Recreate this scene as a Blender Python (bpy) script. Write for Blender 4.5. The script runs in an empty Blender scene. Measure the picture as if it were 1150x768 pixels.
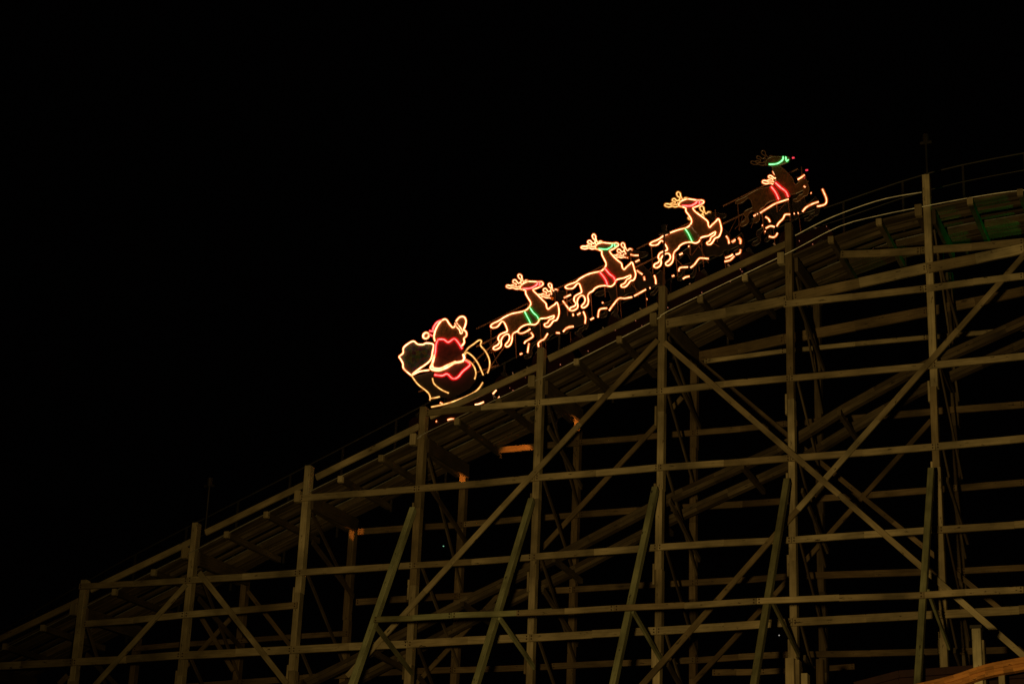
import bpy, bmesh, math, random
from mathutils import Vector, Matrix
from mathutils.geometry import tessellate_polygon
random.seed(11)
scn = bpy.context.scene
col = scn.collection

# ---------------------------------------------------------------- camera
PW, PH = 1150.0, 768.0
FPX = 2327.4
PITCH, ROLL, AZ = map(math.radians, (21.695, 2.347, 21.848))
CAM = Vector((0, -38.0, 1.6))
fw = Vector((-math.sin(AZ)*math.cos(PITCH), math.cos(AZ)*math.cos(PITCH), math.sin(PITCH)))
r0 = Vector((math.cos(AZ), math.sin(AZ), 0))
u0 = r0.cross(fw)
UP = math.cos(ROLL)*u0 - math.sin(ROLL)*r0
RT = math.cos(ROLL)*r0 + math.sin(ROLL)*u0
cd = bpy.data.cameras.new('camera'); cam = bpy.data.objects.new('camera', cd); col.objects.link(cam)
M = Matrix((RT, UP, -fw)).transposed().to_4x4(); M.translation = CAM
cam.matrix_world = M
cd.sensor_width = 36.0; cd.lens = 36.0*FPX/PW; cd.clip_end = 2000; cd.clip_start = .1
scn.camera = cam

def ray(x, y):
    return fw + RT*((x-PW/2)/FPX) - UP*((y-PH/2)/FPX)
def un(x, y, Y=0.0):                      # survey point of the photograph on the vertical plane at depth Y
    d = ray(x, y); return CAM + d*((Y-CAM.y)/d.y)
def unx(x, y, X):                         # ... on the bent (cross frame) at station X
    d = ray(x, y); return CAM + d*((X-CAM.x)/d.x)

W = 2.36                                  # depth between the two faces of the structure

# ---------------------------------------------------------------- materials
def nmat(name):
    m = bpy.data.materials.new(name); m.use_nodes = True
    nt = m.node_tree; nt.nodes.clear()
    return m, nt, nt.nodes.new, nt.links.new
def timber(name, c1, c2, worn, rough=.85, uvscale=(1.2, 14, 1), wearthr=.62):
    m, nt, N, L = nmat(name)
    out = N('ShaderNodeOutputMaterial'); b = N('ShaderNodeBsdfPrincipled'); L(b.outputs[0], out.inputs[0])
    uv = N('ShaderNodeUVMap'); uv.uv_map = 'UVMap'
    mp = N('ShaderNodeMapping'); mp.inputs['Scale'].default_value = uvscale; L(uv.outputs[0], mp.inputs[0])
    n1 = N('ShaderNodeTexNoise'); n1.inputs['Scale'].default_value = 2.2; n1.inputs['Detail'].default_value = 6; L(mp.outputs[0], n1.inputs['Vector'])
    r1 = N('ShaderNodeValToRGB'); r1.color_ramp.elements[0].position = .3; r1.color_ramp.elements[1].position = .72
    r1.color_ramp.elements[0].color = (*c1, 1); r1.color_ramp.elements[1].color = (*c2, 1); L(n1.outputs['Fac'], r1.inputs[0])
    n2 = N('ShaderNodeTexNoise'); n2.inputs['Scale'].default_value = 1.1; n2.inputs['Detail'].default_value = 5; L(uv.outputs[0], n2.inputs['Vector'])
    r2 = N('ShaderNodeMapRange'); r2.inputs['From Min'].default_value = .3; r2.inputs['From Max'].default_value = .7
    r2.inputs['To Min'].default_value = .42; r2.inputs['To Max'].default_value = 1.45; L(n2.outputs['Fac'], r2.inputs[0])
    mu = N('ShaderNodeVectorMath'); mu.operation = 'SCALE'; L(r1.outputs[0], mu.inputs[0]); L(r2.outputs[0], mu.inputs['Scale'])
    ta = N('ShaderNodeAttribute'); ta.attribute_name = 'tone'
    tr = N('ShaderNodeValToRGB'); tr.color_ramp.elements[0].color = (.56, .50, .42, 1); tr.color_ramp.elements[1].color = (1.35, 1.38, 1.36, 1); L(ta.outputs['Fac'], tr.inputs[0])
    m2 = N('ShaderNodeVectorMath'); m2.operation = 'MULTIPLY'; L(mu.outputs[0], m2.inputs[0]); L(tr.outputs[0], m2.inputs[1]); mu = m2
    mp3 = N('ShaderNodeMapping'); mp3.inputs['Scale'].default_value = (2.2, 7, 1); L(uv.outputs[0], mp3.inputs[0])
    n3 = N('ShaderNodeTexNoise'); n3.inputs['Scale'].default_value = 1.6; n3.inputs['Detail'].default_value = 5; n3.inputs['Roughness'].default_value = .7; L(mp3.outputs[0], n3.inputs['Vector'])
    r3 = N('ShaderNodeMapRange'); r3.inputs['From Min'].default_value = wearthr; r3.inputs['From Max'].default_value = wearthr+.035; L(n3.outputs['Fac'], r3.inputs[0])
    mx = N('ShaderNodeMix'); mx.data_type = 'RGBA'; L(r3.outputs[0], mx.inputs[0]); L(mu.outputs[0], mx.inputs[6]); mx.inputs[7].default_value = (*worn, 1)
    L(mx.outputs[2], b.inputs['Base Color']); b.inputs['Roughness'].default_value = rough
    bp = N('ShaderNodeBump'); bp.inputs['Strength'].default_value = .5; bp.inputs['Distance'].default_value = .01; L(n1.outputs['Fac'], bp.inputs['Height']); L(bp.outputs[0], b.inputs['Normal'])
    return m
def plain(name, c, rough=.6, metal=0, var=.25, scale=6):
    m, nt, N, L = nmat(name)
    out = N('ShaderNodeOutputMaterial'); b = N('ShaderNodeBsdfPrincipled'); L(b.outputs[0], out.inputs[0])
    tc = N('ShaderNodeTexCoord'); n = N('ShaderNodeTexNoise'); n.inputs['Scale'].default_value = scale; n.inputs['Detail'].default_value = 5; L(tc.outputs['Object'], n.inputs['Vector'])
    r = N('ShaderNodeValToRGB'); r.color_ramp.elements[0].position = .35; r.color_ramp.elements[1].position = .68
    r.color_ramp.elements[0].color = (*[v*(1-var) for v in c], 1); r.color_ramp.elements[1].color = (*[v*(1+var) for v in c], 1)
    L(n.outputs['Fac'], r.inputs[0]); L(r.outputs[0], b.inputs['Base Color'])
    b.inputs['Roughness'].default_value = rough; b.inputs['Metallic'].default_value = metal
    return m
def glow(name, c, s, dim=.5):                      # lit rope light core, bulbs make it uneven along its length
    m, nt, N, L = nmat(name)
    out = N('ShaderNodeOutputMaterial'); e = N('ShaderNodeEmission'); L(e.outputs[0], out.inputs[0])
    tc = N('ShaderNodeTexCoord'); n = N('ShaderNodeTexNoise'); n.inputs['Scale'].default_value = 9; n.inputs['Detail'].default_value = 2; L(tc.outputs['Object'], n.inputs['Vector'])
    r = N('ShaderNodeMapRange'); r.inputs['From Min'].default_value = .3; r.inputs['From Max'].default_value = .7
    r.inputs['To Min'].default_value = s*dim; r.inputs['To Max'].default_value = s*1.3; L(n.outputs['Fac'], r.inputs[0]); L(r.outputs[0], e.inputs['Strength'])
    e.inputs['Color'].default_value = (*c, 1)
    return m
def halo_shell(name, c, s, k=.8):                      # see-through glowing shell, added to imitate bloom round the core
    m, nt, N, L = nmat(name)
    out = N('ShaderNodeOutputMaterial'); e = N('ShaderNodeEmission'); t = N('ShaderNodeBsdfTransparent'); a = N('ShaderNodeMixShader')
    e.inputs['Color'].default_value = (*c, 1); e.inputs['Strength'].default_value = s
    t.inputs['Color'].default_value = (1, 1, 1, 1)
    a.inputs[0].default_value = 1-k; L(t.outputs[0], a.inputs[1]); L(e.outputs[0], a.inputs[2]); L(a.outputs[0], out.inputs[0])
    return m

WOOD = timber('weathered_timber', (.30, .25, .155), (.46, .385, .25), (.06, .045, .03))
WOOD2 = timber('shaded_timber', (.115, .08, .045), (.205, .15, .09), (.03, .02, .015))  # timber darkened: shade of the back face put into the colour
DECK = timber('shaded_plank_timber', (.065, .048, .03), (.125, .095, .06), (.02, .014, .01))  # darker still: dimness of the underside and interior put into the colour
BATT = timber('green_lit_timber', (.27, .29, .17), (.40, .42, .25), (.05, .05, .03))  # green light falling on the outriggers put into the timber colour
POSTP = timber('pale_painted_timber', (.42, .37, .24), (.6, .53, .36), (.10, .08, .05))
RAILW = timber('orange_lit_timber', (.58, .24, .06), (.78, .36, .10), (.14, .06, .02))  # orange light on the handrail put into the timber colour
def _sack():
    m, nt, N, L = nmat('mottled_toy_print')
    out = N('ShaderNodeOutputMaterial'); b = N('ShaderNodeBsdfPrincipled'); L(b.outputs[0], out.inputs[0])
    tc = N('ShaderNodeTexCoord'); v = N('ShaderNodeTexVoronoi'); v.inputs['Scale'].default_value = 13; L(tc.outputs['Object'], v.inputs['Vector'])
    h = N('ShaderNodeHueSaturation'); h.inputs['Saturation'].default_value = .75; h.inputs['Value'].default_value = .13; L(v.outputs['Color'], h.inputs['Color'])
    L(h.outputs[0], b.inputs['Base Color']); b.inputs['Roughness'].default_value = .8
    return m
SACKM = _sack()
FARM = plain('darkened_far_pipe', (.022, .02, .018), .6, .2)  # far railing's fade into the night put into its colour
BOLT = plain('rusty_bolt', (.05, .025, .015), .7, .3)
STEEL = plain('galvanised_steel', (.42, .42, .38), .45, .6)
DSTEEL = plain('dark_steel', (.05, .045, .04), .5, .5)
RSTEEL = plain('rusty_red_pipe', (.22, .09, .045), .55, .2)
CARP = plain('dark_red_car_paint', (.018, .004, .004), .4, 0)
SEATM = plain('black_vinyl', (.02, .018, .018), .5, 0)
BACK = plain('brown_mesh_backing', (.16, .065, .022), .8, 0, .35, 14)
BACKD = plain('dark_backing', (.012, .008, .006), .8, 0, .5, 9)
BACKR = plain('dark_red_backing', (.16, .02, .016), .8, 0, .4, 9)
BACKRF = plain('maroon_backing', (.10, .018, .014), .8, 0, .4, 9)
TUBED = plain('dead_rope_tube', (.05, .03, .02), .4, 0)
TUBE = plain('unlit_rope_tube', (.30, .17, .11), .35, 0)
ASPH = plain('asphalt', (.05, .05, .05), .9, 0, .3, .6)
G_AMB = glow('amber_rope_light', (1, .50, .22), 5.5)
G_YEL = glow('yellow_rope_light', (1, .56, .17), 2.3, .4)
G_WHT = glow('warm_white_rope_light', (1, .56, .26), 3.9, .3)
G_RED = glow('red_rope_light', (1, .11, .09), 6.5)
G_GRN = glow('green_rope_light', (.27, 1, .36), 3.0)
G_DIM = glow('dying_rope_light', (1, .42, .16), .14, .1)
G_PNT = glow('red_point_lamp', (1, .05, .08), 1.3)
S_X = None
S_AMB = halo_shell('amber_halo', (1, .11, .003), 1.0, .62)
S_YEL = halo_shell('yellow_halo', (1, .25, .01), .6, .7)
S_RED = halo_shell('red_halo', (1, .005, .005), 1.0, .6)
S_GRN = halo_shell('green_halo', (0, .5, .03), .55, .65)
S_WHT = halo_shell('warm_halo', (1, .13, .005), 1.0, .64)
HALO = {G_AMB: S_AMB, G_YEL: S_YEL, G_WHT: S_WHT, G_RED: S_RED, G_GRN: S_GRN}

# ---------------------------------------------------------------- mesh builder
class MB:
    def __init__(s): s.v = []; s.f = []; s.uv = []; s.mi = []; s.m = 0; s.tone = .5; s.tn = []
    def quad(s, a, uv, b=None):
        n = len(s.v); s.v += a; s.f.append(tuple(range(n, n+len(a)))); s.uv.append(uv); s.mi.append(s.m); s.tn.append(s.tone)
    def beam(s, p, q, w, t, side=Vector((0, 1, 0)), jit=0.0):
        """timber from p to q: w is its depth seen from the side, t its thickness along `side`"""
        p = Vector(p); q = Vector(q); d = (q-p); ln = d.length
        if ln < 1e-4: return
        d.normalize(); sd = Vector(side); sd = (sd - d*sd.dot(d)).normalized(); nn = d.cross(sd)
        o1 = random.uniform(0, 50); o2 = random.uniform(0, 50)
        s.tone = min(1, max(0, random.gauss(.5, .24)))
        if jit: p = p + nn*random.uniform(-jit, jit); q = q + nn*random.uniform(-jit, jit)
        c = [(-w/2, -t/2), (w/2, -t/2), (w/2, t/2), (-w/2, t/2)]
        ch = min(w, t)*.07                                  # small arris on every long edge
        cc = []
        for i, (a, b) in enumerate(c):
            sa = 1 if a > 0 else -1; sb = 1 if b > 0 else -1
            e1 = (a-sa*ch, b); e2 = (a, b-sb*ch)
            cc += ([e2, e1] if i in (0, 2) else [e1, e2])
        cc = [cc[0], cc[1], cc[2], cc[3], cc[4], cc[5], cc[6], cc[7]]
        A = [p + nn*a + sd*b for a, b in cc]; B = [q + nn*a + sd*b for a, b in cc]
        per = 0
        for i in range(8):
            j = (i+1) % 8; e = (A[j]-A[i]).length
            s.quad([A[i], A[j], B[j], B[i]], [(o1, o2+per), (o1, o2+per+e), (o1+ln, o2+per+e), (o1+ln, o2+per)]); per += e
        s.quad(A[::-1], [(o1+x*.3, o2+y) for x, y in cc[::-1]]); s.quad(B, [(o1+x*.3, o2+y) for x, y in cc])
    def box(s, c, sx, sy, sz):
        c = Vector(c); s.beam(c-Vector((sx/2, 0, 0)), c+Vector((sx/2, 0, 0)), sz, sy)
    def tube(s, pts, r, n=7, closed=False):
        pts = [Vector(p) for p in pts]; k = len(pts)
        rings = []
        prev = None
        for i in range(k):
            a = pts[max(i-1, 0)] if not closed else pts[(i-1) % k]; b = pts[min(i+1, k-1)] if not closed else pts[(i+1) % k]
            d = (b-a)
            if d.length < 1e-6: d = Vector((1, 0, 0))
            d.normalize()
            x = Vector((0, 1, 0)); x = x-d*x.dot(d)
            if x.length < .05: x = Vector((1, 0, 0))-d*d.x
            x.normalize(); y = d.cross(x)
            rings.append([pts[i]+x*r*math.cos(2*math.pi*j/n)+y*r*math.sin(2*math.pi*j/n) for j in range(n)])
        base = len(s.v)
        for R in rings: s.v += R
        def F(t): s.f.append(t); s.uv.append([(0, 0)]*len(t)); s.mi.append(s.m); s.tn.append(s.tone)
        for i in range(k if closed else k-1):
            i2 = (i+1) % k
            for j in range(n):
                j2 = (j+1) % n
                F((base+i*n+j, base+i*n+j2, base+i2*n+j2, base+i2*n+j))
        if not closed:
            F(tuple(base+j for j in range(n))[::-1]); F(tuple(base+(k-1)*n+j for j in range(n)))
    def prism(s, poly, th):                     # flat outline in a Y = const plane, given a real thickness
        poly = [Vector(p) for p in poly]; n = len(poly)
        tri = tessellate_polygon([poly]); b = len(s.v)
        s.v += poly + [p+Vector((0, th, 0)) for p in poly]
        def F(t): s.f.append(t); s.uv.append([(s.v[i].x, s.v[i].z) for i in t]); s.mi.append(s.m); s.tn.append(s.tone)
        for t in tri: F(tuple(b+i for i in t)); F(tuple(b+n+i for i in reversed(t)))
        for i in range(n):
            j = (i+1) % n; F((b+i, b+n+i, b+n+j, b+j))
    def build(s, name, mat, parent=None):
        me = bpy.data.meshes.new(name); me.from_pydata([tuple(v) for v in s.v], [], s.f)
        uvl = me.uv_layers.new(name='UVMap'); k = 0
        for p, u in zip(me.polygons, s.uv):
            for q in u: uvl.data[k].uv = q; k += 1
        at = me.attributes.new('tone', 'FLOAT', 'FACE'); at.data.foreach_set('value', s.tn)
        ms = mat if isinstance(mat, (list, tuple)) else [mat]
        for m in ms: me.materials.append(m)
        for p, i in zip(me.polygons, s.mi): p.material_index = i
        bm = bmesh.new(); bm.from_mesh(me); bmesh.ops.recalc_face_normals(bm, faces=bm.faces); bm.to_mesh(me); bm.free()
        o = bpy.data.objects.new(name, me); col.objects.link(o)
        if parent:
            o.parent = parent; L = world_loc(parent)
            me.transform(Matrix.Translation(-L)); me.update()
        return o
def world_loc(o):
    L = Vector((0, 0, 0))
    while o: L += o.location; o = o.parent
    return L
def empty(name, loc, label, cat, group=None):
    o = bpy.data.objects.new(name, None); col.objects.link(o); o.location = loc; o.empty_display_size = .3
    o['label'] = label; o['category'] = cat
    if group: o['group'] = group
    return o
def smooth(pts, n=4, closed=False):             # Catmull-Rom through the traced points
    P = [Vector(p) for p in pts]; k = len(P)
    if k < 3: return P
    out = []
    rng = range(k if closed else k-1)
    for i in rng:
        if closed: p0, p1, p2, p3 = P[i-1], P[i], P[(i+1) % k], P[(i+2) % k]
        else: p0, p1, p2, p3 = P[max(i-1, 0)], P[i], P[i+1], P[min(i+2, k-1)]
        for j in range(n):
            t = j/n
            out.append(.5*((2*p1)+(-p0+p2)*t+(2*p0-5*p1+4*p2-p3)*t*t+(-p0+3*p1-3*p2+p3)*t**3))
    if not closed: out.append(P[-1])
    return out
def interp(tab, x):
    if x <= tab[0][0]: a, b = tab[0], tab[1]
    elif x >= tab[-1][0]: a, b = tab[-2], tab[-1]
    else:
        for a, b in zip(tab, tab[1:]):
            if a[0] <= x <= b[0]: break
    return a[1]+(b[1]-a[1])*(x-a[0])/(b[0]-a[0])

# ---------------------------------------------------------------- ground, sky
g = MB(); S = 700
g.quad([Vector((-S, -S, 0)), Vector((S, -S, 0)), Vector((S, S, 0)), Vector((-S, S, 0))], [(0, 0), (1, 0), (1, 1), (0, 1)])
go = g.build('ground', ASPH); go['kind'] = 'structure'
w = bpy.data.worlds.new('World'); scn.world = w; w.use_nodes = True
bg = w.node_tree.nodes['Background']; bg.inputs['Color'].default_value = (.6, .45, .5, 1); bg.inputs['Strength'].default_value = .0004

# ---------------------------------------------------------------- coaster frame
ROOT = empty('wooden_roller_coaster', (-13, 1.2, 0), 'dimly lit timber trestle climbing to the right beneath the glowing train', 'roller coaster')
XN = [-25.13, -22.47, -19.83, -17.19, -14.55, -11.90, -9.19, -6.36]
TOPN = [13.27, 14.39, 15.48, 16.58, 17.65, 18.75, 19.85, 20.55]
TOPB = [un(x, y, 2.36).z for x, y in [(155, 716), (274, 650), (399, 583), (521, 523), (651, 460), (783, 400), (916, 338), (1066, 308)]]
tie_px = [(6, 728), (49, 707), (85, 686), (175, 644), (211, 624), (258, 601), (300, 580), (338, 560), (387.6, 538), (424, 519), (466, 495), (513.6, 476), (556, 456), (600, 429), (650, 408), (695.5, 384), (731, 361), (788, 338), (835.5, 315), (878, 287), (930, 273), (987, 252), (1030, 237), (1063, 233), (1117.5, 224)]
HT = sorted((un(x, y)[0], un(x, y)[2]) for i, (x, y) in enumerate(tie_px) if i not in (2, 4, 7, 10, 13, 16, 19, 22))
xe, ze = HT[-1]
HT += [(xe+1.5, ze+.10), (xe+4, ze+.05), (xe+8, ze-.6)]
x0_, z0_ = HT[0]; HT = [(x0_-9, z0_-9*.405)] + HT
H = lambda x: interp(HT, x)
BK = .054
# bents beyond the frame on either side, so that the trestle carries on
XL = [-27.79, -30.45]; XR = [-3.55, -.75]
allX = XL[::-1] + XN + XR
topN = {x: t for x, t in zip(XN, TOPN)}; topB = {x: t for x, t in zip(XN, TOPB)}
for x in XL + XR:
    topN[x] = H(x)+.75; topB[x] = H(x)-.55
LV = [16.40, 14.75, 13.09, 11.43]                      # ledger levels
low = [LV[-1]-1.65*k for k in range(1, 7)]

def post(x, y, top, mat, w=.143, t=.19, plates=True):
    b = MB(); z = top; segs = []
    cuts = [c-.42 for c in LV+low if c < top-1.6]
    zs = [top] + [c for i, c in enumerate(cuts) if i % 1 == 0] + [0]
    for i in range(len(zs)-1):
        dx = random.uniform(-.012, .012); dy = random.uniform(-.01, .01)
        b.beam((x+dx, y+dy, zs[i+1]-.002 if i < len(zs)-2 else 0), (x+dx+random.uniform(-.006, .006), y+dy, zs[i]), w*random.uniform(.94, 1.06), t*random.uniform(.96, 1.03))
        if plates and i > 0:                             # splice board nailed over each butt joint
            b.beam((x-w/2-.022, y-.03, zs[i]-.3), (x-w/2-.022, y-.03, zs[i]+.12), .04, .12)
    b.build('post', mat, ROOT)
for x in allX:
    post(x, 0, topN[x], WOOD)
    post(x+.01, W, topB[x], WOOD2 if x < -10 else DECK, plates=False)  # right-hand back posts take the deeper shaded timber

def board_run(pts, w, t, mat, name='ledger', jit=.006, ystep=.0):
    b = MB()
    for i, (p, q) in enumerate(zip(pts, pts[1:])):
        p = Vector(p); q = Vector(q); d = (q-p).normalized()
        off = Vector((0, -ystep*(i % 2), 0))
        md = (p+q)/2+Vector((0, 0, random.uniform(-.016, .010)*min(1, (q-p).length/2)))
        wd = w*random.uniform(.93, 1.07)
        b.beam(p+d*.004+off, md+off, wd, t, jit=jit); tn = b.tone
        b.beam(md+d*.0001+off, q-d*.004+off, wd, t, jit=jit)
        n0 = len(b.tn)
        b.m = 1
        for sx in (.05, -.05):
            for e in (p, q):
                c = e+d*(sx if e is p else -abs(sx)) if sx > 0 else None
                if c is not None:
                    for dz in (-.028, .03): b.tube([c+off+Vector((0, -t/2-.014, dz)), c+off+Vector((0, -t/2+.004, dz))], .015, 6)
        b.m = 0
    return b.build(name, [mat, BOLT], ROOT)
YF = -.125
def seg_nodes(xa, xb):
    return [xa] + [x for x in allX if xa+.3 < x < xb-.3] + [xb]
xa0 = allX[0]-.3; xb0 = allX[-1]+.3
def level(z, xa, xb, y, mat, w=.134, t=.05, zf=None):
    zf = zf or (lambda x: z)
    board_run([(x, y, zf(x)+random.uniform(-.02, .02)) for x in seg_nodes(xa, xb)], w, t, mat)
level(LV[0], un(481, 469)[0], xb0, YF, WOOD)
level(LV[1], un(340, 563)[0], xb0, YF, WOOD)
level(LV[2], un(92, 665)[0], xb0, YF, WOOD)
level(LV[3], xa0, xb0, YF, WOOD, w=.155)
for z in low: level(z, xa0, xb0, YF, WOOD)
p, q = un(94, 700, YF), un(334, 678.5, YF); level(0, p.x, q.x, YF, WOOD, zf=lambda x: p.z+(q.z-p.z)*(x-p.x)/(q.x-p.x))
# back face
def pxrun(pts, Y, wd, t, mat, name='ledger'): return board_run([un(x, y, Y) for x, y in pts], wd, t, mat, name)
YB = W-.12
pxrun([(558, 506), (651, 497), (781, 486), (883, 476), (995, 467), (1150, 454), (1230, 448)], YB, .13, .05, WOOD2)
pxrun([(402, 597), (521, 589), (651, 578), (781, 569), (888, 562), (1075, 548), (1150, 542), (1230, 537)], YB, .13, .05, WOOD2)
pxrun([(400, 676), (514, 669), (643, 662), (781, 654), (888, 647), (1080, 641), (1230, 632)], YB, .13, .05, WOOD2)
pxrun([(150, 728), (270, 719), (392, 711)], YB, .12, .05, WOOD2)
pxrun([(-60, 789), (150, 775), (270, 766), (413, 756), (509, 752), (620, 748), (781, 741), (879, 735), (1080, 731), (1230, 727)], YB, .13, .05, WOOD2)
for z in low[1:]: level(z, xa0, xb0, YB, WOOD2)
# heavier sloping chords near the crest
pxrun([(748, 364), (884, 337)], YF-.01, .21, .06, WOOD, 'chord')
pxrun([(891, 334), (1041, 301)], YF-.01, .20, .06, WOOD, 'chord')
pxrun([(1042, 301), (1150, 279), (1230, 263)], YF-.01, .20, .06, WOOD, 'chord')
pxrun([(880, 342), (1037, 324.5), (1150, 310), (1230, 302)], YF-.07, .13, .05, WOOD)
pxrun([(944, 286), (1034, 281.5), (1150, 272), (1230, 265)], .10, .15, .05, WOOD)
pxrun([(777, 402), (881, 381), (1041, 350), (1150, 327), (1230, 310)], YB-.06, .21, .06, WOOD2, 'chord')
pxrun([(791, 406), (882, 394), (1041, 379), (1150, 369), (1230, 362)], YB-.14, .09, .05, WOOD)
# dim lower chords inside
pxrun([(800, 755), (855, 754), (960, 748)], W+.4, .12, .05, WOOD2)

def brace(p, q, Y, wd, mat, name='brace', t=.045):
    b = MB(); P0 = un(*p, Y); P1 = un(*q, Y); n = max(1, round((P1-P0).length/2.6)); bow = random.uniform(-.035, .035)
    nv = (P1-P0).normalized().cross(Vector((0, 1, 0)))
    pts = [P0.lerp(P1, i/n)+nv*(bow*math.sin(math.pi*i/n)+random.uniform(-.008, .008)) for i in range(n+1)]
    for u, v in zip(pts, pts[1:]): b.beam(u, v, wd*random.uniform(.93, 1.05), t)
    b.build(name, mat, ROOT)
Y2 = YF-.055
for k, (p, q) in enumerate([((739, 382), (390, 759)), ((746, 385), (1165, 750)), ((1165, 270), (715, 775)), ((224, 643), (322, 768)), ((209, 656), (100, 776)), ((76, 758), (66, 768))]):
    brace(p, q, Y2-(.049 if k == 1 else 0), .115, WOOD)
Y3 = YB-.16
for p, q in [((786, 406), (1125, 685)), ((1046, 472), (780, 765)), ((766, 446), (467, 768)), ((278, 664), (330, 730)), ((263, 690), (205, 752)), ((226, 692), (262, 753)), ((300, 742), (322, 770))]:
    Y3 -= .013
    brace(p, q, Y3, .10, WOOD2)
# cross frames between the two faces
for x in allX:
    lv = [H(x)-.35] + [z for z in LV+low if z < H(x)-1.2]
    for i in range(len(lv)-1):
        b = MB(); xx = x+.11
        b.beam((xx, .1, lv[i]), (xx, W-.1, lv[i+1]+.1), .08, .035, side=(1, 0, 0)); b.build('cross_brace', DECK, ROOT)
        if i % 2 == 0 and i < 5:
            b = MB(); b.beam((xx+.052, .1, lv[i]-.62), (xx+.052, W-.1, lv[i]-1.25), .11, .045, side=(1, 0, 0)); b.build('cross_brace', DECK, ROOT)
    # cap beam under the track
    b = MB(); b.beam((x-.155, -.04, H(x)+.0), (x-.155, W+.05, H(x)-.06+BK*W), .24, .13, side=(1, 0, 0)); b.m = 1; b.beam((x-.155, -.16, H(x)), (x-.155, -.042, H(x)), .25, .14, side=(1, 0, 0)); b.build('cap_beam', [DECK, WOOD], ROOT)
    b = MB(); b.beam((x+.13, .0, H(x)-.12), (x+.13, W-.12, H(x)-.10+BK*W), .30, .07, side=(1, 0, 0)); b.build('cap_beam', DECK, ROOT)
# ties
TX = []
for x1, x2 in zip(allX, allX[1:]):
    for f in (.31, .66): TX.append(x1+(x2-x1)*f)
for t in tie_px[:0]: pass
for x in TX:
    b = MB(); z = H(x)
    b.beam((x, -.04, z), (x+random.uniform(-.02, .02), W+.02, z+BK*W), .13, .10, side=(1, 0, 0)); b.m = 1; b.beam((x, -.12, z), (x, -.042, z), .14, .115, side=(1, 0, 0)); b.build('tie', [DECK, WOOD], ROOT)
# track planks that lie on the ties
def lay(y0, y1, n, dz, th, name, mat, xa=xa0, xb=xb0):
    b = MB(); wd = (y1-y0)/n
    xs = [xa] + sorted([x for x in allX + TX if xa+.2 < x < xb-.2]) + [xb]
    for k in range(n):
        y = y0+wd*(k+.5); o = random.randint(0, 2)
        dj = random.uniform(-.012, .012)
        for i in range(len(xs)-1):
            p = Vector((xs[i], y, H(xs[i])+BK*y+dz+dj)); q = Vector((xs[i+1], y, H(xs[i+1])+BK*y+dz+dj))
            b.beam(p, q, th, wd*.93)
    return b.build(name, mat, ROOT)
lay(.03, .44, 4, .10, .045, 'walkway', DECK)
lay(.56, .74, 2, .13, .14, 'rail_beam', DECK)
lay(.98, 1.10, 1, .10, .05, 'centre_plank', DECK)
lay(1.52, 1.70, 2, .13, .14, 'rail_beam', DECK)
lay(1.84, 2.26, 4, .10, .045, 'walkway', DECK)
for y in (.65, 1.61):
    b = MB(); xs = [xa0+i*.5 for i in range(int((xb0-xa0)/.5))]
    for i in range(len(xs)-1): b.beam((xs[i], y, H(xs[i])+BK*y+.225), (xs[i+1], y, H(xs[i+1])+BK*y+.225), .03, .10)
    b.build('steel_rail', STEEL, ROOT)
# outer side: timber top chord, thin cable and pipe rail
ch = [(-75, 757), (-25, 729), (92, 673), (102, 662), (218, 606.6), (231, 598), (345, 542.5), (355, 536), (471, 478.5), (483, 467.7), (604.6, 411.5), (616, 403), (739.5, 343), (748, 336), (883, 274)]
b = MB()
for i in range(1, len(ch)-1, 2):
    b.beam(un(*ch[i], .12), un(*ch[i+1], .12), .135, .05)
b.beam(un(-140, 790, .12), un(-30, 732, .12), .135, .05)
b.build('guard_board', WOOD, ROOT)
def pxtube(pts, Y, r, mat, name, sm=3):
    b = MB(); b.tube(smooth([un(x, y, Y) for x, y in pts], sm), r, 6); return b.build(name, mat, ROOT)
pxtube([(893, 264.6), (925, 248), (960, 234), (995, 223), (1035, 216)], .08, .013, STEEL, 'pipe_rail')
pxtube([(-60, 757), (0, 730.5), (180, 637), (205, 625), (331, 560), (464, 495), (479, 485.4), (619, 419), (733, 361), (749, 350), (852, 300), (893, 280), (943, 254), (989, 241.7), (1027, 234), (1060, 227.5), (1105, 219.5), (1150, 213.5), (1230, 208)], -.09, .011, STEEL, 'cable')
# far walkway railing, far side, almost lost in the dark
far = MB(); fr = [(-40, 733), (130, 634), (320, 536), (470, 458), (620, 380), (780, 300), (893, 247), (940, 229), (1045, 194), (1150, 172), (1230, 160)]
fp = smooth([un(x, y, W+.06) for x, y in fr], 3)
far.tube(fp, .02, 6); far.tube([p-Vector((0, 0, .4)) for p in fp], .014, 6)
far.build('far_railing', FARM, ROOT)
xx = fp[0].x+.5; tab = [(p.x, p.z) for p in fp]
while xx < fp[-1].x:
    z = interp(tab, xx); far = MB(); far.beam((xx, W+.09, H(xx)+.02), (xx, W+.09, z+.02), .05, .04); far.build('railing_post', DSTEEL, ROOT); xx += 1.3
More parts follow.
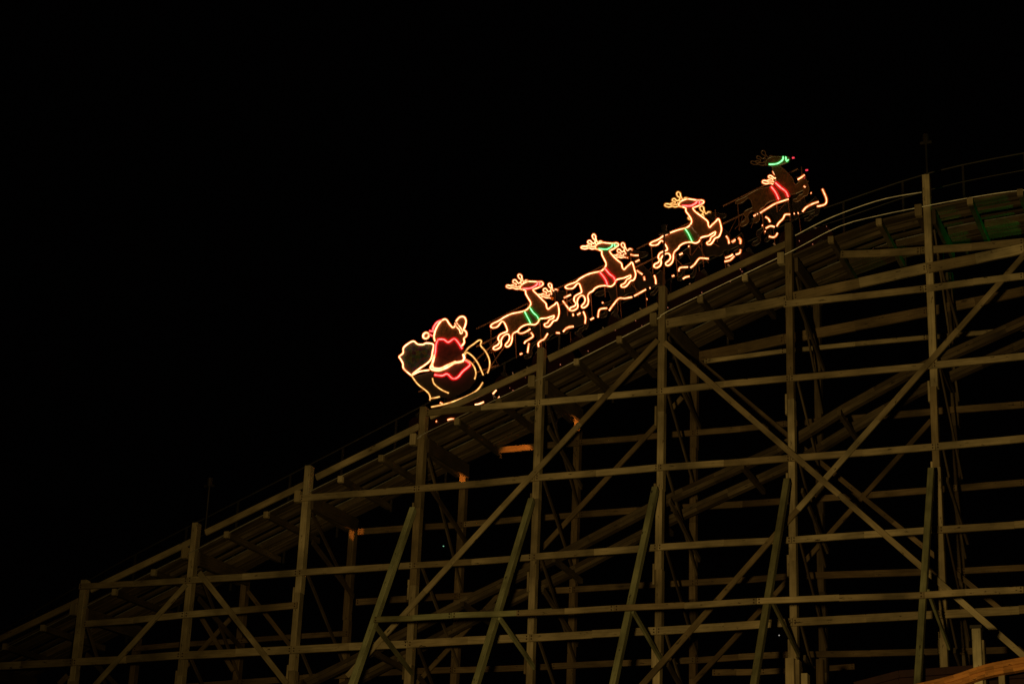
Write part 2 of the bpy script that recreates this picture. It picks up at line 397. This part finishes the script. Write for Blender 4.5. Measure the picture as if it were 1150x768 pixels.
# outriggers (battered posts) with their own ledger
XO = [(464, 572, 396, 768), (597, 562, 534.5, 768), (736, 549, 689, 768), (884, 540, 848, 762), (1046, 528, 1032, 748)]
for (a, b_, c, d), X in zip(XO, XN[3:]):
    p = unx(a, b_, X); q = un(c, d, 0)
    # foot of the outrigger lies in the plane of its bent
    q = unx(c, d, X+.02); p.y = min(p.y, -.12)
    k = (0-p.z)/(q.z-p.z); foot = p+(q-p)*k
    b = MB(); b.beam(foot, p, .115, .15, side=(0, 1, 0)); b.build('outrigger', BATT, ROOT)
    zz = 11.25; m = p+(q-p)*((zz-p.z)/(q.z-p.z))
    b = MB(); b.beam(m+Vector((.09, 0, .1)), Vector((X+.09, -.05, zz-.42)), .10, .045, side=(1, 0, 0)); b.build('knee_brace', BATT, ROOT)
    OB = m
YO = OB.y-.12
pxrun([(420, 695.5), (508, 691), (620, 686.5)], YO, .11, .05, BATT)
pxrun([(580, 688.5), (690, 683), (850, 675), (1038, 668)], YO-.06, .11, .05, WOOD)
pxrun([(1020, 669), (1150, 662), (1230, 659)], YO, .11, .05, WOOD)
print('outrigger plane', YO, foot)

# small masts with lamp heads over the posts
for (x, y0, y1, Y) in [(230, 600, 546, .25), (1042, 215, 160, .25), (745, 345, 262, .2)]:
    p = un(x, y0, Y); q = un(x+1, y1, Y)
    b = MB(); b.tube([p, Vector((p.x, p.y, q.z))], .022, 6); mo = b.build('mast', DSTEEL if x != 745 else RSTEEL, ROOT)
    b = MB(); z = q.z; b.tube([(p.x, p.y, z-.02), (p.x, p.y, z+.03), (p.x, p.y, z+.13), (p.x, p.y, z+.18)], .06, 8); b.beam((p.x-.12, p.y, z), (p.x+.12, p.y, z), .05, .05)
    b.build('mast_head', DSTEEL, mo)

# inner, lower track climbing inside the trestle
IT = [(-60, 950), (200, 832), (368, 758), (514, 681), (620, 630), (738, 568), (879, 504), (948, 461), (1022, 420), (1150, 363), (1240, 320)]
itb = [un(x, y, .5) for x, y in IT]; itab = [(p.x, p.z) for p in itb]
xs = [xa0+.66*i for i in range(int((xb0-xa0)/.66)+1)]
for (y, n, wd) in ((.62, 2, .30), (1.66, 2, .30)):
    b = MB()
    for k in range(n):
        for x1, x2 in zip(xs, xs[1:]):
            b.beam((x1, y+k*.02, interp(itab, x1)+.14-.10*k), (x2, y+k*.02, interp(itab, x2)+.14-.10*k), .085, .12+.05*k)
    b.build('inner_track_beam', DECK, ROOT)
for i, x1 in enumerate(xs):
    if i % 3 == 1:
        z = interp(itab, x1)-.07
        b = MB(); b.beam((x1, .3, z), (x1, W-.35, z), .11, .08, side=(1, 0, 0)); b.build('inner_tie', DECK, ROOT)

# ---------------------------------------------------------------- lower ride beside the trestle foot (bottom right)
R2 = empty('curved_timber_handrail', (-4, -2, 0), 'orange lit curved timber handrail on short pale posts at the bottom right corner', 'handrail')
YR = -3.0
top = [(990, 775), (1028, 767.5), (1072, 757), (1107, 745.5), (1150, 737), (1200, 727)]
cp = [un(x, y+8, YR) for x, y in top]
cp = [cp[0]-(cp[1]-cp[0])*3] + cp
b = MB()
P = smooth(cp, 4)
for k in range(4):
    for p, q in zip(P, P[1:]): b.beam(p+Vector((0, -.012*(k % 2), .075-.055*k)), q+Vector((0, -.012*(k % 2), .075-.055*k)), .052, .16)
b.tn = [.62]*len(b.tn); b.build('rail_board', RAILW, R2)
def stub(x0, x1, ytop, Y, mat, cap=True):
    p = un(x0, ytop, Y); q = un(x1, ytop, Y); b = MB(); xm = (p.x+q.x)/2
    b.beam((xm, Y, 0), (xm, Y, p.z), q.x-p.x, .2); o = b.build('post', mat, R2)
    if cap:
        b = MB(); b.box((xm, Y, p.z+.012), q.x-p.x+.05, .25, .06); b.build('cap', DSTEEL, o)
stub(883, 893, 740, -2.6, POSTP, False); stub(894.5, 899, 742, -2.5, WOOD, False); stub(901, 908, 757, -2.6, POSTP, False); stub(845, 853, 758, -2.6, WOOD, False)
stub(1092, 1102, 706, -2.8, POSTP); stub(1102.5, 1106, 720, -2.7, WOOD, False); stub(1122, 1129, 757, -2.85, POSTP, False); stub(1089, 1094, 764, -2.6, POSTP, False)
# dark band of the low track behind it, which hides the foot of the trestle here
R3 = empty('low_service_track', (-6, -2, 0), 'very dark reddish band of track boards crossing low behind the orange handrail', 'track')
b = MB()
pts = [un(x, y, -2.3) for x, y in [(960, 770), (1010, 757), (1080, 752), (1150, 748), (1230, 742)]]
for k in range(3):
    for p, q in zip(pts, pts[1:]): b.beam(p-Vector((0, 0, .14*k)), q-Vector((0, 0, .14*k)), .13, .1)
b.build('track_board', plain('dark_red_stain', (.03, .008, .006), .8), R3)
b = MB()
for x in (-8.2, -6.4, -4.0, -1.5): b.beam((x, -2.2, 0), (x, -2.2, 10.2), .13, .13)
b.build('trestle_leg', WOOD2, R3)

# ---------------------------------------------------------------- rope light figures
YN = .66                                   # plane of the near figures
def strip(lines, mat, name, parent, r=.0118, rs=.030, n=4, Y=None, closed=False):
    """rope light: a bright core in an added coloured halo shell, one mesh"""
    b = MB(); sl = HALO.get(mat)
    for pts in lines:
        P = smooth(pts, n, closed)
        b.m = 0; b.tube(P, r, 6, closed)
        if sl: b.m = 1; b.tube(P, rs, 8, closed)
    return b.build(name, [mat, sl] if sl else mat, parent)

def zc(pts, ox, oy, k, Y):                # points traced in an enlargement of the photograph, put on plane Y
    return [un(ox+x/k, oy+y/k, Y) for x, y in pts]
# one reindeer, traced once (second of the string)
D_OUT = [(150, 497), (133, 487), (150, 470), (200, 450), (235, 425), (290, 398), (340, 384), (385, 372), (412, 350), (422, 322), (407, 285), (391, 255), (390, 232)]
D_HEAD = [(390, 232), (372, 224), (345, 214), (352, 190), (370, 176), (400, 166), (430, 168), (470, 172), (500, 172), (512, 185), (500, 201), (470, 217), (440, 228)]
D_CHEST = [(440, 228), (450, 245), (470, 265), (500, 295), (530, 325), (535, 350), (546, 366), (565, 350), (590, 330), (608, 315), (622, 360), (627, 400), (612, 440), (587, 450), (570, 472), (550, 490), (528, 490), (524, 476), (546, 464), (560, 442), (585, 428), (590, 408), (578, 412), (540, 430)]
D_BELLY = [(540, 430), (490, 440), (475, 465), (450, 480), (410, 475), (370, 482), (340, 500), (325, 520), (300, 537), (290, 557), (291, 585), (284, 615), (265, 635), (248, 637), (242, 622), (262, 600), (271, 577), (263, 555), (245, 550), (222, 566), (210, 592), (213, 620), (204, 642), (176, 657), (158, 650), (164, 634), (190, 620), (200, 600), (189, 580), (196, 555), (217, 541), (244, 530), (250, 518), (242, 490), (230, 465), (214, 460), (185, 490), (150, 497)]
D_ANT = [[(372, 224), (345, 218), (318, 220), (300, 214), (270, 217), (248, 208), (252, 196), (275, 197), (292, 205), (318, 203), (345, 205)],
         [(318, 203), (300, 192), (280, 196)], [(312, 200), (318, 182), (298, 176), (296, 161), (312, 157), (330, 176), (345, 172), (356, 190), (335, 196)],
         [(345, 172), (350, 155), (334, 142), (328, 124), (339, 114), (352, 124), (354, 142), (362, 160), (372, 172)], [(300, 214), (288, 206)],
         [(372, 172), (382, 158), (398, 160), (402, 168)]]
D_COL = [[(366, 216), (420, 217), (450, 204), (466, 187), (469, 170)], [(486, 172), (484, 188), (489, 203), (501, 190)]]
D_BELT = [[(378, 380), (400, 415), (415, 445), (427, 478)], [(413, 352), (440, 390), (470, 420), (484, 455)]]
OX, OY, KZ = 530, 290, 6.4
base1 = un(590, 350, YN)
WARP = [0, 0]
def warp(x, y):                            # every figure was bent by hand: small smooth differences from one to the next
    a, k = WARP
    return (x+a*math.sin(y/31+k*1.7)+.6*a*math.sin(x/19+k), y+a*math.sin(x/37+k*2.3)+.6*a*math.cos(y/17+k*.7))
def shape(lines): return [zc([warp(*p) for p in l], OX, OY, KZ, YN) for l in lines]
RG = 'rope light reindeer mounted in pairs on the coaster cars'
def reindeer(loc_px, Y, label, outm, antm, colm, beltm, nose=None, backm=BACK, scale=1.0, belt1=None, bellym=None, leg=None):
    loc = un(*loc_px, Y); WARP[0] = 3.2; WARP[1] += 1.9
    o = empty('light_reindeer', base1, label, 'reindeer light', RG)
    b = MB(); poly = D_OUT[:-1]+D_HEAD[:-1]+D_CHEST[:-1]+D_BELLY[:-1]
    P = [p+Vector((0, .024, 0)) for p in shape([poly])[0]]
    b.prism(P, .02); b.build('body_panel', backm, o)
    for (x, y) in ((300, 520), (480, 455)):             # steel stays that hold the panel up on the car
        b = MB(); p = zc([(x, y)], OX, OY, KZ, YN)[0]+Vector((0, .08, 0)); b.tube([p, p+Vector((.06, 0, -.62))], .012, 5); b.build('support_stay', RSTEEL, o)
    strip(shape([D_OUT, D_HEAD, D_CHEST]), outm, 'outline_light', o)
    strip(shape([D_BELLY]), bellym or outm, 'leg_light', o)
    strip(shape(D_ANT), antm, 'antler_light', o, .0115, .028)
    if colm: strip(shape(D_COL), colm, 'collar_light', o, .015, .036)
    if beltm: strip(shape([D_BELT[0]] if belt1 else D_BELT), beltm, 'belt_light', o, .0135, .048)
    if belt1: strip(shape([D_BELT[1]]), belt1, 'belt_light', o, .015, .03)
    if nose:
        p = zc([(520, 178)], OX, OY, KZ, YN)[0]; b = MB(); p += Vector((.05, 0, 0)); b.tube([p+Vector((-.022, 0, 0)), p+Vector((-.012, 0, 0)), p+Vector((.012, 0, 0)), p+Vector((.022, 0, 0))], .017, 8); b.build('nose_lamp', nose, o)
    o.location = loc
    return o
TAIL = [(590, 350), (675.0, 306.5), (770.5, 258), (866.5, 210.5)]
TAIL = [(590, 350), (675.0, 306), (770.2, 258), (867, 210.5)]
FOFF = [(34, 10), (33, 9), (26, 15), (13, 22)]
YF2 = YN+.78
reindeer(TAIL[0], YN, 'glowing reindeer with red halter and green belt, directly ahead of the sleigh', G_AMB, G_WHT, G_RED, G_GRN)
reindeer(TAIL[1], YN, 'glowing reindeer with green collar and red belt, second ahead of the sleigh', G_AMB, G_AMB, G_GRN, G_RED)
reindeer(TAIL[2], YN, 'glowing reindeer with red halter and green belt, third ahead, just behind the unlit leader', G_AMB, G_YEL, G_RED, G_GRN, belt1=G_DIM)
reindeer(TAIL[3], YN, 'foremost near reindeer, outline unlit and brown, with lit green collar and red belt', TUBE, TUBE, G_GRN, G_RED, nose=G_PNT)
for i, (lab, nose) in enumerate([('far reindeer half hidden behind the red haltered one nearest the sleigh', None),
                         ('far reindeer half hidden behind the green collared one, antler glowing past its neck', None),
                         ('far reindeer half hidden behind the third one ahead of the sleigh', None),
                         ('far reindeer behind the unlit leader, bright antler loops over the leader\'s back', G_PNT)]):
    x, y = TAIL[i]; dx, dy = FOFF[i]
    reindeer((x+dx, y+dy), YF2, lab, TUBED, G_WHT if i != 2 else G_YEL, None, None, nose=nose, backm=BACKD)

# ---- sleigh with sack and the waving figure
def zs(pts, Y=YN): return zc(pts, 430, 330, 5.122, Y)
SL = empty('light_sleigh', un(520, 430, YN), 'yellow outlined sleigh with curled front and long runner at the rear of the train', 'sleigh light')
body = [(168, 470), (200, 520), (250, 560), (272, 588), (325, 588), (370, 596), (430, 575), (490, 540), (528, 495), (536, 455), (526, 420), (500, 392), (462, 385), (400, 400), (285, 440)]
b = MB(); b.prism([p+Vector((0, .05, 0)) for p in zs(body)], .02); b.build('sleigh_panel', BACKD, SL)
strip([zs(l) for l in [[(165, 470), (200, 518), (250, 558), (268, 580), (272, 600), (270, 612)], [(272, 601), (300, 597), (327, 591)],
      [(285, 485), (295, 517), (335, 550), (378, 570)], [(467, 345), (490, 312), (520, 290), (552, 267), (567, 272), (562, 297), (590, 330), (612, 378), (613, 420), (602, 455)],
      [(470, 352), (485, 337), (520, 363), (550, 405), (577, 466)], [(465, 372), (500, 390), (525, 420), (535, 455), (528, 490)]]], G_YEL, 'sleigh_outline_light', SL, .0115, .024)
strip([zs([(278, 650), (350, 635), (430, 610), (510, 575), (550, 545), (575, 508)])], G_YEL, 'runner_light', SL, .0115, .024)
b = MB(); b.tube(smooth([p+Vector((0, .05, -.02)) for p in zs([(278, 650), (350, 635), (430, 610), (510, 575), (550, 545), (575, 508)])], 4), .02, 6)
for a, c in (((350, 600), (350, 637)), ((430, 590), (430, 612)), ((510, 545), (510, 577))):
    b.tube([p+Vector((0, .06, 0)) for p in zs([a, c])], .014, 5)
b.build('runner', DSTEEL, SL)
# far side of the sleigh
strip([zc(l, 430+6, 330+3, 5.122, YF2) for l in [[(715, 435), (722, 470), (712, 530), (688, 568)]]], G_DIM, 'far_curl_light', SL, .012)
strip([zc([(700, 545), (685, 572)], 430, 330, 5.122, YF2), zc([(672, 590), (655, 615)], 430, 330, 5.122, YF2), zc([(655, 550), (632, 575), (612, 597)], 430, 330, 5.122, YF2), zc([(580, 621), (555, 632), (530, 637)], 430, 330, 5.122, .2)], G_WHT, 'far_runner_light', SL, .014, .028)
SK = empty('light_toy_sack', un(470, 390, YN), 'bulging dark sack outlined in yellow lights, leaning behind the figure in the sleigh', 'sack light')
sack = [(100, 372), (94, 360), (116, 340), (118, 312), (140, 290), (175, 272), (200, 289), (230, 291), (250, 283), (290, 291), (285, 330), (270, 385), (200, 437), (165, 468), (120, 430), (115, 400)]
b = MB(); b.prism([p+Vector((0, .024, 0)) for p in zs(sack)], .02); b.build('sack_panel', SACKM, SK)
strip([zs([(165, 470), (120, 430), (115, 400), (100, 372), (94, 360), (116, 340), (118, 312), (140, 290), (175, 272), (200, 289), (230, 291), (250, 283), (290, 291), (286, 330), (270, 385), (200, 437), (165, 468), (210, 446), (266, 438)])], G_AMB, 'sack_outline_light', SK, .015, .03)
PN = empty('person', un(505, 405, YN), 'rope light person in red coat and pompom cap waving from the sleigh', 'person light')
YC = YN-.03
def zp(pts): return zs(pts, YC)
hood = [(300, 272), (294, 246), (305, 202), (328, 164), (350, 147), (366, 149), (380, 170), (402, 192), (418, 180), (420, 160), (440, 135), (465, 132), (478, 155), (470, 192), (460, 207), (478, 217), (481, 240), (466, 256), (468, 280), (455, 312), (435, 282), (410, 258), (376, 278), (350, 262), (315, 262)]
b = MB(); b.prism([p+Vector((0, .026, 0)) for p in zp(hood)], .02); b.build('head_and_arm_panel', BACK, PN)
coat = [(315, 262), (350, 262), (376, 278), (410, 258), (435, 282), (455, 312), (478, 345), (470, 380), (500, 410), (462, 445), (430, 480), (400, 486), (370, 461), (300, 466), (275, 425), (298, 350), (300, 310)]
b = MB(); b.prism([p+Vector((0, .04, 0)) for p in zp(coat)], .02); b.build('coat', BACKRF, PN)
strip([zp([(315, 262), (350, 262), (376, 278), (410, 258), (435, 282), (455, 315)]), zp([(318, 262), (306, 290), (301, 340), (297, 360)]),
       zp([(298, 465), (340, 470), (370, 460), (400, 486), (430, 480), (460, 445), (500, 410), (490, 392), (472, 382)])], G_RED, 'coat_light', PN, .0135, .046)
strip([zp([(297, 350), (285, 400), (275, 430), (320, 440), (370, 422), (410, 398), (455, 388), (468, 372), (462, 348)]),
       zp([(283, 400), (290, 425), (330, 430), (370, 412), (420, 390)])], G_AMB, 'hem_light', PN, .022, .04)
strip([zp([(300, 272), (294, 246), (305, 202), (328, 164), (350, 147), (366, 149), (380, 170), (402, 194), (418, 180)]),
       zp([(420, 160), (440, 135), (465, 132), (478, 155), (470, 192), (455, 215)]), zp([(460, 207), (478, 217), (481, 240), (466, 256), (468, 280), (452, 300)])], G_AMB, 'face_and_arm_light', PN, .015, .032)
b = MB(); capz = [(290, 216), (288, 200), (310, 165), (343, 149), (330, 168), (308, 205), (298, 230), (268, 214)]
b.prism([p+Vector((0, .035, 0)) for p in zp(capz)], .02); b.build('cap', BACKR, PN)
strip([zp([(291, 216), (289, 198), (310, 165), (343, 150)]), zp([(268, 213), (292, 216)]), zp([(268, 232), (285, 242)])], G_RED, 'cap_light', PN, .014, .034)
c = zp([(248, 240)])[0]; ring = [c+Vector((math.cos(a)*.07, 0, math.sin(a)*.07)) for a in [i*math.pi/6 for i in range(12)]]
b = MB(); b.prism([p+Vector((0, .03, 0)) for p in ring], .02); b.build('pompom', BACK, PN)
strip([ring], G_AMB, 'pompom_light', PN, .018, .034, 2, closed=True)
strip([zp([(414, 168), (424, 190), (440, 207), (446, 228), (457, 222), (450, 200), (425, 168)])], G_WHT, 'cuff_light', PN, .012, .022)

b = MB()
pl = empty('marker_lamp', un(906, 196, YF2), 'small red marker lamp on a stalk just ahead of the unlit leading reindeer', 'marker lamp')
b.tube([un(895, 191, YF2), un(906, 191, YF2)], .008, 5); b.tube([un(900, 191, YF2), un(898, 214, YF2)], .01, 5); b.build('stalk', DSTEEL, pl)
b = MB()
p = un(906, 191.3, YF2); b.tube([p-Vector((.025, 0, 0)), p+Vector((.025, 0, 0))], .018, 8); b.build('bulb', G_PNT, pl)

# ---------------------------------------------------------------- cars of the train
CG = 'coaster cars carrying the light figures'
CPX = [(520, 462), (618, 405), (703, 360), (800, 305), (893, 258)]
CLAB = ['dark red coaster car under the sleigh, last of the train', 'dark red coaster car under the reindeer nearest the sleigh',
        'dark red coaster car under the green collared reindeer', 'dark red coaster car under the third reindeer from the sleigh', 'dark red leading coaster car under the unlit reindeer']
edge = [
 [zc(l, 430, 330, 5.122, YN+.03) for l in [[(330, 625), (342, 632)], [(306, 732), (309, 733)], [(372, 725), (390, 719), (410, 720)]]],
 [zc(l, 530, 290, 6.4, YN+.03) for l in [[(480, 635), (477, 610), (500, 590), (520, 580), (545, 540)], [(605, 536), (630, 537)], [(655, 528), (675, 508), (700, 498), (730, 490)],
    [(425, 535), (440, 560), (415, 580), (383, 600), (378, 612)], [(410, 612), (405, 640), (400, 678)], [(345, 690), (362, 684)], [(330, 530), (350, 540), (385, 530), (420, 508)], [(757, 408), (775, 398)]]],
 [zc(l, 620, 250, 6.4, YN+.03) for l in [[(225, 640), (240, 680), (237, 725)], [(330, 680), (335, 640), (350, 620), (395, 615)], [(410, 632), (440, 590), (480, 545), (520, 545), (575, 535)], [(590, 528), (640, 500), (675, 480)],
    [(700, 471), (707, 469)], [(150, 655), (152, 670)], [(183, 662), (203, 648)], [(275, 698), (300, 684)], [(95, 765), (120, 750), (150, 745)], [(78, 563), (128, 632)], [(85, 541), (135, 518)], [(610, 345), (648, 372)], [(598, 283), (628, 268)], [(565, 230), (590, 236), (620, 236)], [(360, 580), (368, 572)], [(680, 550), (684, 549)]]],
 [zc(l, 720, 200, 6.4, YN+.03) for l in [[(270, 670), (280, 645), (335, 640)], [(355, 645), (385, 620), (415, 580), (440, 576), (485, 580)], [(300, 725), (320, 712), (347, 706)], [(600, 600), (640, 590), (670, 560)], [(605, 575), (640, 562), (660, 548)], [(680, 550), (708, 540), (715, 515)],
    [(612, 418), (626, 440), (632, 470)], [(655, 463), (675, 450)], [(700, 430), (716, 445), (713, 470)], [(95, 700), (104, 730), (106, 760)], [(20, 708), (25, 733)], [(222, 706), (238, 700)], [(275, 552), (298, 540)], [(340, 490), (344, 492)]]],
 [zc(l, 820, 155, 6.4, YN+.03) for l in [[(255, 650), (290, 633), (318, 640)], [(335, 635), (350, 610), (380, 580), (395, 552), (430, 550)], [(458, 545), (463, 544)], [(486, 542), (492, 540)], [(520, 530), (545, 500), (590, 475), (636, 459)], [(625, 490), (640, 490), (685, 475), (692, 440), (676, 398), (663, 369)],
    [(280, 708), (308, 714), (328, 705), (340, 684)], [(168, 562), (200, 545)], [(215, 540), (280, 498), (330, 470), (420, 440)], [(255, 568), (275, 582), (286, 604)], [(485, 300), (510, 285), (535, 266)], [(530, 348), (542, 356)], [(10, 748), (38, 730)], [(60, 720), (72, 735), (74, 760)], [(230, 628), (233, 629)], [(250, 672), (253, 673)], [(580, 396), (583, 397)]]],
]
for i in range(5):
    c = un(*CPX[i], YN+.4)
    x = c.x; sl = math.atan2(H(x+.9)-H(x-.9), 1.8); ca, sa = math.cos(sl), math.sin(sl)
    org = Vector((x, 1.13, H(x)+BK*1.1+.24))
    o = empty('coaster_car', org, CLAB[i], 'roller coaster car', CG)
    T = lambda u, y, v: org + Vector((ca*u-sa*v, y, sa*u+ca*v))
    # side profile of a small wooden coaster car
    prof = [(-.98, .20), (-1.0, .52), (-.93, .66), (-.80, .70), (-.68, .56), (-.30, .50), (-.12, .52), (.02, .74), (.10, .76), (.20, .56), (.62, .50), (.88, .50), (1.0, .40), (1.02, .22), (.86, .14), (-.85, .14)]
    b = MB()
    for ys in (-.42, .38): b.prism([T(u, ys, v) for u, v in prof], .04)
    b.beam(T(-.95, 0, .17), T(.98, 0, .17), .05, .76); b.beam(T(-.97, 0, .45), T(-.93, 0, .45), .46, .76); b.beam(T(.97, 0, .30), T(1.0, 0, .30), .26, .76)
    b.build('body', CARP, o)
    for u in (-.62, .28):
        b = MB(); b.beam(T(u, -.0, .27), T(u+.42, 0, .27), .14, .72); b.beam(T(u-.04, 0, .22), T(u-.12, 0, .78), .10, .72, side=(0, 1, 0)); b.build('seat', SEATM, o)
        b = MB(); b.tube([T(u+.5, -.34, .40), T(u+.42, -.34, .62), T(u+.42, .34, .62), T(u+.5, .34, .40)], .02, 6); b.build('lap_bar', STEEL, o)
    for u in (-.72, .72):
        for ys in (-.48, .48):
            b = MB(); cc = T(u, ys, .06); b.tube([cc-Vector((0, .03, 0)), cc+Vector((0, .03, 0))], .12, 12); b.build('wheel', DSTEEL, o)
    # mounting pipes of the figures
    b = MB(); k = .5
    if i > 0:
        ax = TAIL[i-1][0]-5
        for dy, yy in ((23, YF2+.12), (43, YN+.09)):
            p = un(ax-50, 350-(ax-50-590)*.4975+dy-31, yy); q = un(ax+(34 if dy < 30 else 46), 350-(ax+(34 if dy < 30 else 46)-590)*.4975+dy-31, yy)
            b.tube([p, q], .019, 6)
        for k in range(5):
            dx = random.uniform(-40, 44); p = un(ax+dx, 350-(ax+dx-590)*.4975+12, YN+.12)
            b.tube([p, p+Vector((random.uniform(-.5, .5), random.uniform(0, .3), random.uniform(-.55, -.3)))], .008, 5)
        for dx in (-34, 8, 38):
            p = un(ax+dx, 350-(ax+dx-590)*.4975-8, YN+.09); b.tube([p, Vector((p.x+.05, p.y, p.z-.75))], .014, 5)
    else:
        b.tube([un(520, 418, YN+.09), un(572, 370, YN+.09)], .018, 6); b.tube([un(545, 420, YN+.09), un(576, 376, YN+.09)], .014, 6); b.tube([un(470, 440, YN+.09), un(560, 410, YN+.09)], .02, 6)
    b.build('mounting_pipe', RSTEEL, o)
    for e in edge[i]: strip([e], G_WHT, 'edge_light', o, .012, .031, 3)
    if i:                                               # tiny marker bulbs on the chassis
        b = MB()
        for j in range(9):
            u = random.uniform(-1, 1); p = T(u, -.45, random.uniform(.0, .45)); r = .011
            b.tube([p, p+Vector((.012, 0, .004))], r, 5)
        b.build('marker_bulb', glow('marker_bulb_glow', (1, .3, .15), .55, .15) if i == 1 else bpy.data.materials['marker_bulb_glow'], o)

# ---------------------------------------------------------------- lamps of the place
def lamp(kind, name, loc, tgt, colr, e, **k):
    d = bpy.data.lights.new(name, kind); d.energy = e; d.color = colr
    for a, v in k.items(): setattr(d, a, v)
    o = bpy.data.objects.new(name, d); col.objects.link(o); o.location = loc
    o.rotation_euler = (Vector(tgt)-Vector(loc)).to_track_quat('-Z', 'Y').to_euler(); return o
# sodium floodlight of the midway, on the visitors' side
lamp('SPOT', 'midway_floodlight', (-4.5, -30, 4.5), (-10.6, 0, 16.8), (1, .655, .20), 7000, spot_size=math.radians(63), spot_blend=1, shadow_soft_size=.35)
# green flood beyond the right edge
lamp('SPOT', 'green_floodlight', (-2.0, 1.0, 18.6), (-4.9, 1.5, 20.4), (.02, 1, .10), 120, spot_size=math.radians(62), spot_blend=1, shadow_soft_size=.2)
# amber spots with housings, added behind the near posts to light the far face
def added_lamp(px, tgt, e, sz):
    p = un(*px, .30); t = un(*tgt, W-.1)
    b = MB(); d = (t-p).normalized()
    b.tube([p-d*.22, p-d*.2, p-d*.06, p-d*.03], .05, 10); b.tube([p-d*.12, Vector((px[2] if len(px) > 2 else p.x-.05, .1, (p-d*.12).z))], .012, 5); b.build('added_lamp', DSTEEL, ROOT)
    lamp('SPOT', 'added_amber_spot', tuple(p), tuple(t), (1, .30, .035), e, spot_size=math.radians(sz), spot_blend=.5, shadow_soft_size=.01)
added_lamp((604, 476), (581, 513), 420, 20)
added_lamp((603, 470), (653, 473), 330, 13)
added_lamp((474, 535), (523, 537), 330, 12)
added_lamp((343, 598), (401, 598), 130, 12)
# far off street lamps seen through the frame
for k, (x, y, c, lab) in enumerate([(498, 613, (.4, 1, .6), 'tiny greenish lamp far behind the trestle, left of the long diagonal brace'), (875, 713, (1, .9, .8), 'tiny whitish lamp far behind the trestle, near its lower right posts')]):
    p = un(x, y, 75); o = empty('street_lamp', (p.x, p.y, 0), lab, 'street lamp', 'far street lamps')
    b = MB(); b.tube([(p.x, p.y+.2, 0), (p.x, p.y+.2, p.z*.6), (p.x, p.y+.2, p.z+.1)], .06, 8); b.build('pole', DSTEEL, o)
    b = MB(); b.tube([p-Vector((.03, 0, 0)), p+Vector((.03, 0, 0))], .03, 8); b.build('bulb', glow('far_lamp', c, .5), o)

vs = scn.view_settings; vs.view_transform = 'Standard'; vs.look = 'None'; vs.exposure = 0; vs.gamma = 1; vs.use_curve_mapping = False
scn.render.engine = 'CYCLES'
